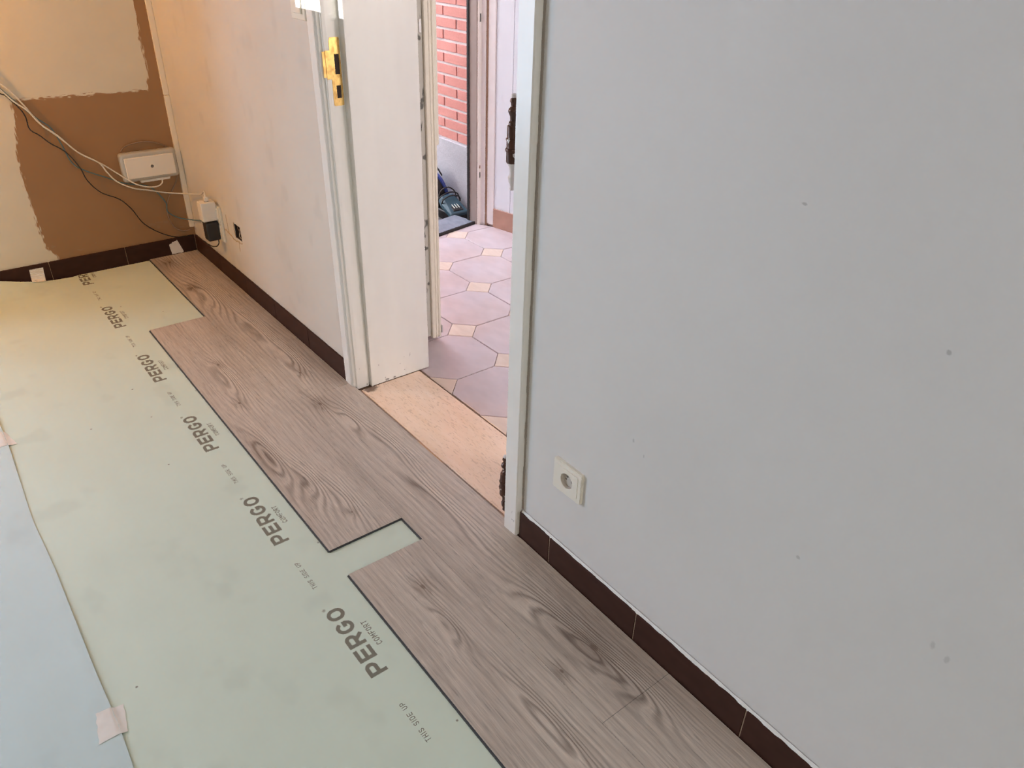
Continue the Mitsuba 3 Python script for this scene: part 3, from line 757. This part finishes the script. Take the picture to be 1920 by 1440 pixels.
# ------------------------------------------------------------------ hall: floor tiles, walls, front door
A = 0.20                                              # the entrance stands askew to the door wall
EX, EY = np.array([math.cos(A), math.sin(A)]), np.array([-math.sin(A), math.cos(A)])
def st(s, t): return tuple(s * EX + t * EY)
def st_box(s0, s1, t0, t1, z0, z1, c=0.0):
    return turned(box(s0, s1, t0, t1, z0, z1, c), A)
T_WALL, S_END = -1.486, 0.344
hall_poly = sg.Polygon([(-3.0, -0.262), st(0.444, -0.6) if False else (0.60, -0.262), st(0.444, -0.75), st(0.444, T_WALL + 0.03), st(0.36, T_WALL + 0.005), st(-3.2, T_WALL + 0.005)])
structure(put('floor_hall', prism(hall_poly.buffer(0.004), GROUND - 0.08, -0.0125), 'hall_grout'))
TX, TY, TP, HD, GR = -0.554, -0.2649, 0.2985, 0.069, 0.0019
inner = hall_poly.buffer(-0.002)
for j in range(0, 7):
    for i in range(-9, 6):
        cx, cy = TX + i * TP, TY - j * TP
        ox, oy = cx + TP / 2, cy - TP / 2
        q, c = TP / 2 - GR, TP / 2 - HD + 0.4 * GR
        octo = sg.Polygon([(ox - q, oy - c), (ox - c, oy - q), (ox + c, oy - q), (ox + q, oy - c), (ox + q, oy + c), (ox + c, oy + q), (ox - c, oy + q), (ox - q, oy + c)]).intersection(inner)
        if octo.geom_type == 'Polygon' and octo.area > 3e-4:
            put('floor_hall__tile', prism(octo, GROUND - 0.01, -0.0098 + rng.uniform(-.0003, .0003), 0.0016), 'hall_tile')
        d = HD - GR * 1.2
        dot = sg.Polygon([(cx - d, cy), (cx, cy - d), (cx + d, cy), (cx, cy + d)]).intersection(inner)
        if dot.geom_type == 'Polygon' and dot.area > 2e-4:
            put('floor_hall__inset_tile', prism(dot, GROUND - 0.01, -0.0098, 0.0014), 'hall_inset')

structure(put('wall_hall', st_box(-3.4, S_END, T_WALL - 0.15, T_WALL - 0.008, GROUND, ROOM_Z1), 'hall_plaster'))
gx = S_END - 0.012
s_groove = float(np.array([0.53, -1.42]) @ EX)
cuts = [S_END] + [s_groove - 0.2 * k for k in range(18)]
for a, b in zip(cuts[:-1], cuts[1:]):
    put('wall_hall__panel', st_box(b + 0.0008, a - 0.0008, T_WALL - 0.008, T_WALL, 0.02, ROOM_Z1, 0.0012), 'hall_panel')
structure(put('baseboard_hall', st_box(-3.4, S_END, T_WALL, T_WALL + 0.0065, GROUND, 0.088), 'hall_grout'))
for k in range(12):
    put('baseboard_hall__tile', st_box(S_END - 0.30 * (k + 1) + 0.001, S_END - 0.30 * k - 0.001, T_WALL + 0.001, T_WALL + 0.009, GROUND + 0.002, 0.090, 0.0015), 'hall_skirting')
structure(put('wall_hall_end', join(st_box(S_END, 0.492, T_WALL - 0.15, T_WALL - 0.002, GROUND, ROOM_Z1), st_box(S_END + 0.05, 0.492, T_WALL - 0.002, -0.41, 2.10, ROOM_Z1), st_box(0.492, 0.60, -0.54, -0.41, GROUND, ROOM_Z1)), 'hall_plaster'))
structure(put('ceiling_hall', prism(sg.Polygon([(-3.3, -0.295), (0.75, -0.295), st(0.62, T_WALL - 0.15), st(-3.4, T_WALL - 0.15)]), ROOM_Z1, ROOM_Z1 + 0.15), 'hall_panel'))
structure(put('wall_hall_near', join(box(-3.2, -3.0, -2.4, -1.75, GROUND, ROOM_Z1), box(-3.2, -3.0, -1.0, -0.2, GROUND, ROOM_Z1), box(-3.2, -3.0, -1.75, -1.0, GROUND, 0.9), box(-3.2, -3.0, -1.75, -1.0, 2.2, ROOM_Z1)), 'hall_panel'))
structure(put('window_3', join(box(-3.03, -2.99, -1.75, -1.69, 0.9, 2.2), box(-3.03, -2.99, -1.06, -1.0, 0.9, 2.2), box(-3.03, -2.99, -1.69, -1.06, 0.9, 0.96), box(-3.03, -2.99, -1.69, -1.06, 2.14, 2.2)), 'white_gloss'))
pane((-3.015, -1.70, 0.95), (-3.015, -1.05, 0.95), (-3.015, -1.05, 2.15), (-3.015, -1.70, 2.15), (1, 0, 0), HALL_WINDOW, 'window_3__curtain')

# the front door's frame, in steps from the hall outwards
structure(put('door_2', st_box(0.398, 0.426, T_WALL - 0.004, T_WALL + 0.0150, GROUND, 2.12, 0.0015), 'frame_white'))
put('door_2__reveal_plaster', st_box(S_END, 0.390, T_WALL - 0.004, T_WALL + 0.0065, 0.0, 2.12, 0.001), 'frame_white')
put('door_2__wood_bead', st_box(0.388, 0.399, T_WALL - 0.004, T_WALL + 0.0095, GROUND, 2.12), 'frame_brown')
put('door_2__lock_strip', st_box(0.424, 0.436, T_WALL - 0.004, T_WALL + 0.0330, GROUND, 2.12, 0.0012), 'lock_plate')
put('door_2__inner_frame', st_box(0.434, 0.484, T_WALL - 0.004, T_WALL + 0.0375, GROUND, 2.12, 0.002), 'frame_grey_brown')
put('door_2__seal', st_box(0.482, 0.494, T_WALL - 0.004, T_WALL + 0.0440, GROUND, 2.12), 'rubber_black')
for z0, z1, m in ((0.965, 1.000, 'grey_mark'), (0.285, 0.300, 'frame_brown'), (0.238, 0.266, 'grey_mark')):
    put('door_2__keeper_slot', st_box(0.4228, 0.4242, T_WALL + 0.020, T_WALL + 0.0275, z0, z1), m)
put('door_2__other_jamb', st_box(0.455, 0.49, -0.54, -0.515, GROUND, 2.12, 0.002), 'frame_white')
put('door_2__head', st_box(0.40, 0.49, T_WALL, -0.50, 2.06, 2.12, 0.002), 'frame_white')

# the opened front door leaf, its lock edge towards us
lock, hin = np.array([-0.272, -0.428]), np.array([0.528, -0.405])
la = math.atan2(*(hin - lock)[::-1])
ll = float(np.linalg.norm(hin - lock))
LM = trimesh.transformations.translation_matrix((*lock, 0)) @ trimesh.transformations.rotation_matrix(la, [0, 0, 1])
def leaf_box(*a, c=0.001): return moved(box(*a, c), LM)      # x along the leaf from its lock edge, y across it
k = put('front_door', leaf_box(0.0, ll - 0.02, -0.026, 0.010, 0.004, 2.06, c=0.002), 'door_cream')
put('front_door__rebate_lip', leaf_box(0.012, ll - 0.02, 0.010, 0.030, 0.012, 2.05), 'door_cream')
put('front_door__edge_groove', leaf_box(0.009, 0.013, 0.0115, 0.029, 0.016, 2.05), 'dirty_groove')
put('front_door__edge_bead', leaf_box(-0.003, 0.006, -0.0265, -0.016, 0.004, 2.06, c=0.002), 'door_cream')
put('front_door__edge_bead', leaf_box(-0.002, 0.004, -0.012, -0.005, 0.004, 2.06, c=0.0015), 'door_cream')
put('front_door__outer_moulding', leaf_box(0.004, 0.040, -0.041, -0.0255, 0.715, 2.0, c=0.003), 'door_cream')
put('front_door__lock_plate', leaf_box(0.0070, 0.0095, 0.014, 0.024, 1.06, 1.10), 'steel')
put('front_door__bottom_bolt', leaf_box(-0.004, 0.004, -0.033, -0.0265, 0.020, 0.052), 'steel')
tag('front_door', 'cream front door leaf standing open in the hall, its chipped lock edge behind the doorway lining', 'door')

# the sill
tag(put('door_sill', moved(join(st_box(0.452, 0.60, T_WALL + 0.03, -0.52, GROUND - 0.05, 0.002, 0.003)), np.eye(4)), 'blue_stone'), 'bluish stone sill under the open front door', 'sill')
put('door_sill__dark_edge', st_box(0.4445, 0.4525, T_WALL + 0.03, -0.52, GROUND - 0.02, 0.003, 0.001), 'rubber_black')

# ------------------------------------------------------------------ the porch outside: ground, brick wall on its plinth, tools
structure(put('ground_porch', box(0.62, 4.2, -4.0, 1.2, -0.16, -0.05), 'porch_ground'))
B0, BA, PL = np.array([0.95, -1.440]), -0.01, 0.333
BM = trimesh.transformations.translation_matrix((*B0, 0)) @ trimesh.transformations.rotation_matrix(BA, [0, 0, 1])
structure(put('wall_porch', moved(box(-0.35, 2.2, -0.20, -0.006, PL, 2.6), BM), 'brick_mortar'))
BH, BL = 0.0555, 0.240
for r in range(30):
    z = PL + 0.008 + r * BH
    off = 0.088 if r % 2 == 0 else 0.088 + BL / 2
    for i in range(-2, 7):
        a, b = off + i * BL - BL + 0.0055, off + i * BL - 0.0055
        if b < -0.15 or a > 1.3: continue
        put('wall_porch__brick', moved(box(a + rng.uniform(-.001, .001), b, -0.09, rng.uniform(-.0012, .0012), z, z + BH - 0.0125, 0.0012), BM), 'brick')
put('wall_porch__plinth', moved(box(-0.35, 2.2, -0.20, 0.012, -0.12, PL, 0.003), BM), 'plinth')
labels['wall_porch__plinth'] = {'label': 'grey rendered plinth below the bricks'}
structure(put('wall_porch_far', box(3.6, 3.8, -2.0, 1.5, -0.1, 1.6), 'plinth'))

def porch(x, d, z):                                      # a point at distance d in front of the brick wall
    p = BM @ np.array([x - B0[0], d, 0, 1.0])
    return np.array([p[0], p[1], z])
# battery charger lying with its front end low, on a black case
CM = trimesh.transformations.translation_matrix(porch(0.962, 0.088, -0.05)) @ trimesh.transformations.rotation_matrix(BA, [0, 0, 1])
def cm(m): return moved(m, CM)
TILT = trimesh.transformations.translation_matrix((0, 0, 0.060)) @ trimesh.transformations.rotation_matrix(-0.40, [0, 1, 0])
def top_part(m): return cm(moved(m, TILT))
shell = trimesh.convex.convex_hull(np.vstack([rbox(-0.075, 0.040, -0.058, 0.058, -0.012, 0.022, 0.010).vertices, rbox(0.02, 0.080, -0.046, 0.046, -0.014, 0.034, 0.012).vertices]))
put('battery_charger', top_part(shell), 'charger_blue', smooth=40)
put('battery_charger__bay', top_part(rbox(-0.056, 0.006, -0.032, 0.032, 0.012, 0.0275, 0.003)), 'black_plastic', smooth=40)
for y in (-0.016, 0.0, 0.016):
    put('battery_charger__contact', top_part(box(-0.040, -0.006, y - 0.0025, y + 0.0025, 0.026, 0.031, 0.001)), 'steel')
put('battery_charger__base', cm(rbox(-0.070, 0.070, -0.056, 0.056, 0.0, 0.050, 0.010)), 'black_plastic', smooth=40)
cord = smooth_path([(0.030, 0.056, 0.005), (0.028, 0.050, 0.045), (0.034, 0.0, 0.056), (0.028, -0.048, 0.046), (0.020, -0.058, 0.02), (0.050, -0.050, 0.050), (0.056, 0.0, 0.062), (0.054, 0.045, 0.05), (0.060, 0.060, 0.03), (0.075, 0.045, 0.065), (0.080, 0.0, 0.078), (0.07, -0.045, 0.05), (0.05, -0.06, 0.0)])
put('battery_charger__cord', top_part(tube(cord, 0.0034)), 'cable_black', smooth=True)
tag('battery_charger', 'dark blue battery charger with its cord coiled on top, outside by the plinth', 'charger')
# cable reel leaning on the plinth, seen past the edge of the door leaf
def reel_part(r0, r1, h0, h1):
    m = trimesh.creation.annulus(r0, r1, h1 - h0, sections=48) if r0 > 0 else trimesh.creation.cylinder(r1, h1 - h0, sections=48)
    m.apply_translation((0, 0, (h0 + h1) / 2))
    M = trimesh.transformations.translation_matrix(porch(1.150, 0.070, 0.066)) @ trimesh.transformations.rotation_matrix(BA, [0, 0, 1]) @ trimesh.transformations.rotation_matrix(math.radians(76), [1, 0, 0])
    return moved(m, M)
put('cable_reel', reel_part(0.0, 0.116, -0.006, 0.006), 'reel_blue', smooth=40)
put('cable_reel__rim', reel_part(0.0, 0.112, -0.066, -0.056), 'black_plastic', smooth=40)
put('cable_reel__wound_cable', reel_part(0.03, 0.098, -0.056, -0.006), 'cable_black', smooth=40)
hp = [porch(1.175, 0.06, 0.155), porch(1.165, 0.075, 0.195), porch(1.13, 0.085, 0.20), porch(1.10, 0.085, 0.185), porch(1.09, 0.07, 0.155)]
put('cable_reel__handle', tube(smooth_path(hp), 0.0045), 'cable_black', smooth=True)
tag('cable_reel', 'black and blue cable reel leaning on the plinth outside, half hidden by the door', 'cable reel')
# the shiny black bag on the ground in front of it
bag = trimesh.creation.icosphere(4, 1.0)
v = np.array(bag.vertices)
n = meshkit.fbm(v * 3.1 + 4.0, 4)
v = v * (0.86 + 0.35 * (n[:, None] - 0.3))
v = v * np.array([0.066, 0.046, 0.048])
v[:, 2] = np.maximum(v[:, 2], -0.036)
bm = mesh_of(v, bag.faces)
bm.apply_transform(trimesh.transformations.translation_matrix(porch(1.03, 0.225, -0.0135)))
tag(put('plastic_bag', bm, 'bag_black', smooth=60), 'crumpled shiny black plastic bag lying outside beside the battery charger', 'bag')

# ------------------------------------------------------------------ fittings on the walls
# socket right of the door
def on_near(x0, x1, y0, y1, z0, z1, c=0.0):
    m = box(x0, x1, y0, y1, z0, z1, c)
    v = np.array(m.vertices)
    v[:, 1] += near_y(v[:, 0]) - 0.009
    return mesh_of(v, m.faces)
sx, sz = -1.4705, 0.2805
rim = sg.box(-0.046, -0.041, 0.046, 0.041).buffer(-0.004).buffer(0.004)
def facing(m, x, z, y=0.0):
    """A mesh made in (x, y) with thickness along z, set upright on the near wall."""
    v = np.array(m.vertices)
    v = np.c_[x + v[:, 0], near_y(x) - 0.009 + y + v[:, 2], z + v[:, 1]]
    q = mesh_of(v, m.faces); q.fix_normals()
    return q
hole = sg.Point(0.0, 0.0).buffer(0.0195, 16)
put('wall_socket', facing(prism(rim.difference(hole), 0, 0.009, 0.0015), sx, sz), 'cream_plastic')
put('wall_socket__insert', facing(prism(sg.box(-0.035, -0.030, 0.035, 0.030).buffer(-0.003).buffer(0.003).difference(hole), 0.009, 0.0105), sx, sz), 'cream_plastic')
well = trimesh.creation.annulus(0.0190, 0.0200, 0.030, sections=32)
v = np.array(well.vertices); v[:, 2] -= 0.006
put('wall_socket__well', facing(join(mesh_of(v, well.faces)), sx, sz), 'socket_inner', smooth=40)
put('wall_socket__floor', facing(prism(sg.Point(0, 0).buffer(0.0195, 16), 0.0006, 0.0016), sx, sz), 'socket_inner')
for dx in (-0.0095, 0.0095):
    put('wall_socket__pin_hole', facing(prism(sg.Point(dx, -0.002).buffer(0.0028, 8), 0.0015, 0.0020), sx, sz), 'socket_hole')
pin = tube([(0, 0.0115, 0.0015), (0, 0.0115, 0.0105)], 0.0024)
put('wall_socket__earth_pin', facing(pin, sx, sz), 'steel', smooth=40)
tag('wall_socket', 'cream square power socket low on the wall right of the doorway', 'socket')

# light switch at the top edge, left of the doorway
put('light_switch', box(-0.319, -0.232, -0.022, -0.012, 1.112, 1.20, 0.002), 'cream_plastic')
put('light_switch__rocker', box(-0.303, -0.247, -0.0125, -0.0065, 1.128, 1.184, 0.002), 'cream_plastic')
tag('light_switch', 'cream light switch on the papered wall left of the doorway, cut by the top edge', 'switch')

# cable trunking in the corner
for z0, z1 in ((0.112, 0.6925), (0.6945, ROOM_Z1)):
    put('cable_trunking__cover', rbox(BACK - 0.013, BACK - 0.0002, -0.0215, 0.0005, z0, z1, 0.0022, 2), 'ivory_plastic')
tag('cable_trunking', 'cream cable trunking running up the corner beside the papered wall', 'trunking')

# telephone box on the brown wall
bx = BACK
def tbox(y0, y1, z0, z1, d0, d1, r): return rbox(bx - d1, bx - d0, y0, y1, z0, z1, r, 5)
put('telecom_box', tbox(0.004, 0.237, 0.358, 0.482, -0.0, 0.034, 0.014), 'box_silver', smooth=50)
put('telecom_box__lid', box(bx - 0.0375, bx - 0.030, 0.018, 0.220, 0.373, 0.461, 0.002), 'box_lid')
mark = unary_union([affinity.rotate(affinity.translate(sg.Point(0, 0).buffer(1.0, 8), 0, 1.0), a, origin=(0, 0)) for a in (0, 72, 144, 216, 288)])
mark = affinity.scale(mark, 0.0033, 0.0033, origin=(0, 0)).difference(sg.Point(0, 0).buffer(0.0012))
m = prism(mark, 0, 0.0006)
v = np.array(m.vertices)
m = mesh_of(np.c_[bx - 0.0376 - v[:, 2], 0.113 + v[:, 0], 0.417 + v[:, 1]], m.faces); m.fix_normals()
put('telecom_box__emblem', m, 'grey_mark')
put('telecom_box__tray', box(bx - 0.026, bx - 0.004, 0.045, 0.170, 0.349, 0.360, 0.002), 'white_plastic')
tag('telecom_box', 'white and silver wall box with a small dark flower emblem mounted on the brown wall', 'box')

# adapters plugged in near the corner
put('double_socket', box(0.706, 0.778, -0.022, -0.012, 0.166, 0.318, 0.002), 'cream_plastic')
put('double_socket__insert', box(0.711, 0.773, -0.0125, -0.008, 0.246, 0.313, 0.001), 'cream_plastic')
put('double_socket__insert', box(0.711, 0.773, -0.0125, -0.008, 0.171, 0.238, 0.001), 'cream_plastic')
tag('double_socket', 'cream double wall socket behind the two plugged adapters', 'socket')
put('powerline_adapter', rbox(0.728, 0.778, -0.010, 0.052, 0.259, 0.339, 0.005), 'white_plastic', smooth=40)
put('powerline_adapter__plug', rbox(0.722, 0.770, -0.0115, -0.004, 0.262, 0.310, 0.003), 'white_plastic')
put('powerline_adapter__port', box(0.744, 0.762, 0.012, 0.028, 0.3385, 0.3400), 'dark_recess')
tag('powerline_adapter', 'white plug-in network adapter on the papered wall by the corner', 'adapter')
put('power_adapter', rbox(0.730, 0.780, -0.012, 0.044, 0.172, 0.2545, 0.009), 'black_plastic', smooth=40)
put('power_adapter__lead', tube(smooth_path([(0.742, 0.000, 0.176), (0.738, 0.002, 0.158), (0.748, 0.010, 0.143), (0.775, 0.020, 0.136), (0.83, 0.022, 0.130), (0.90, 0.010, 0.115), (0.97, -0.004, 0.095)]), 0.0022), 'cable_black', smooth=True)
tag('power_adapter', 'black plug-in power adapter below the white one', 'adapter')

# the broken flush box in the wall
put('outlet_box', join(box(HOLE[0], HOLE[1], -0.0748, -0.072, HOLE[2], HOLE[3]), box(HOLE[0], HOLE[0] + 0.002, -0.072, -0.0235, HOLE[2], HOLE[3]), box(HOLE[1] - 0.002, HOLE[1], -0.072, -0.0235, HOLE[2], HOLE[3]), box(HOLE[0] + 0.002, HOLE[1] - 0.002, -0.072, -0.0235, HOLE[2], HOLE[2] + 0.002), box(HOLE[0] + 0.002, HOLE[1] - 0.002, -0.072, -0.0235, HOLE[3] - 0.002, HOLE[3])), 'dark_recess')
for i in range(5):
    c = np.array([0.535 + 0.012 * rng.standard_normal(), -0.040, 0.262 + 0.012 * rng.standard_normal()])
    put('outlet_box__wire', tube(smooth_path([c, c + [0.008, 0.006, 0.010], c + [0.012, 0.010, -0.006], c + [-0.004, 0.008, -0.016]]), 0.0016, 6), 'cable_white' if i % 2 else 'cable_brown', smooth=True)
tag('outlet_box', 'open broken socket hole with loose wires in the papered wall', 'outlet')
xs = np.linspace(0.51, 0.70, 24)
cr = [(x, -0.0213, 0.221 - 0.008 * math.sin((x - .51) * 22) + 0.0025 * rng.standard_normal()) for x in xs]
put('wall_right__papered_section__crack', join(tube(np.array(cr), 0.0022, 5), tube(smooth_path([(0.66, -0.0213, 0.30), (0.658, -0.0213, 0.26), (0.654, -0.0213, 0.224)]), 0.0012, 5),
      tube(smooth_path([(0.58, -0.0213, 0.29), (0.581, -0.0213, 0.26), (0.576, -0.0213, 0.225)]), 0.0018, 5), tube(smooth_path([(0.545, -0.0213, 0.222), (0.55, -0.0213, 0.205), (0.552, -0.0213, 0.175)]), 0.0012, 5)), 'broken_plaster')

# cables
def cable(key, pts, r, mat, label):
    put(key, tube(smooth_path(pts), r, 8), mat, smooth=True)
    return key
def name_cable(pts, r, mat, label):
    k = put('cable', tube(smooth_path(pts), r, 8), mat, smooth=True)
    tag(k, label, 'cable')
    return k
X = 1.12
name_cable([(X - .02, 0.74, 1.02), (X - .01, 0.65, 0.90)] + [(X, y, z) for y, z in ((0.581, .792), (.554, .759), (.524, .706), (.506, .670), (.481, .625), (.451, .593), (.421, .558), (.376, .503), (.307, .452), (.255, .404))]
           + [(1.098, 0.199, .356), (1.098, 0.150, .334), (1.102, 0.110, .330), (1.112, 0.087, .338), (1.122, 0.080, .352), (1.126, 0.0795, .362)], 0.0030, 'cable_white', 'white cable plugged into the underside of the wall box')
put('cable__plug', box(1.117, 1.135, 0.072, 0.087, 0.350, 0.368, 0.002), 'white_plastic')
X = 1.11
pts = [(X - .02, 0.75, 0.98), (X - .01, 0.66, 0.87)] + [(X, y, z) for y, z in ((.588, .771), (.556, .726), (.518, .687), (.489, .636), (.437, .581), (.385, .513), (.317, .460), (.296, .419), (.265, .372), (.208, .335), (.156, .319), (.082, .295))]
pts += [(1.075, 0.025, .290), (0.98, 0.005, .308), (0.86, 0.004, .338), (0.785, 0.012, .372), (0.758, 0.018, .372), (0.753, 0.020, .345)]
k = name_cable(pts, 0.0030, 'cable_white', 'white network cable crossing the corner to the white plug-in adapter')
put(k + '__plug', box(0.744, 0.762, 0.012, 0.028, 0.3392, 0.358, 0.002), 'white_plastic')
X = 1.12
name_cable([(X - .02, 0.76, 0.95), (X - .01, 0.67, 0.82)] + [(X, y - 0.001, z) for y, z in ((.592, .756), (.577, .747), (.545, .701), (.531, .665), (.529, .618), (.501, .590), (.472, .556), (.425, .514), (.391, .449), (.375, .391), (.336, .335), (.271, .294), (.232, .242), (.198, .173), (.141, .119), (.078, .085))]
           + [(1.128, .040, .0775), (1.128, 0.003, .076)], 0.0022, 'cable_black', 'thin black cable sagging across the brown wall to the skirting corner')
X = 1.133
name_cable([(X - .02, 0.75, 0.99), (X, 0.66, 0.87)] + [(X, y, z) for y, z in ((.585, .771), (.546, .718), (.498, .658), (.454, .612), (.432, .547), (.412, .469), (.371, .430), (.298, .390), (.229, .353), (.138, .325), (.085, .249), (.083, .202), (.043, .167))]
           + [(1.105, -0.003, .156), (0.98, -0.014, .185), (0.85, -0.012, .225), (0.777, 0.005, .262)], 0.0026, 'cable_blue', 'blue grey cable hanging behind the white ones on the brown wall')
X = 1.138
name_cable([(X, .218, .486), (X, .205, .500), (X, .186, .509), (X, .137, .516), (X, .099, .513), (X, .057, .499), (X, .022, .475), (X - .002, .0045, .446), (X - .004, .0035, .40), (X - .004, .006, .365), (X, .025, .319), (X, .063, .265), (X, .082, .219), (X, .082, .170), (X, .064, .121), (X - .004, .031, .102), (X - .012, -.006, .106)], 0.0032, 'cable_brown', 'brown painted cable looping around the wall box down to the trunking')
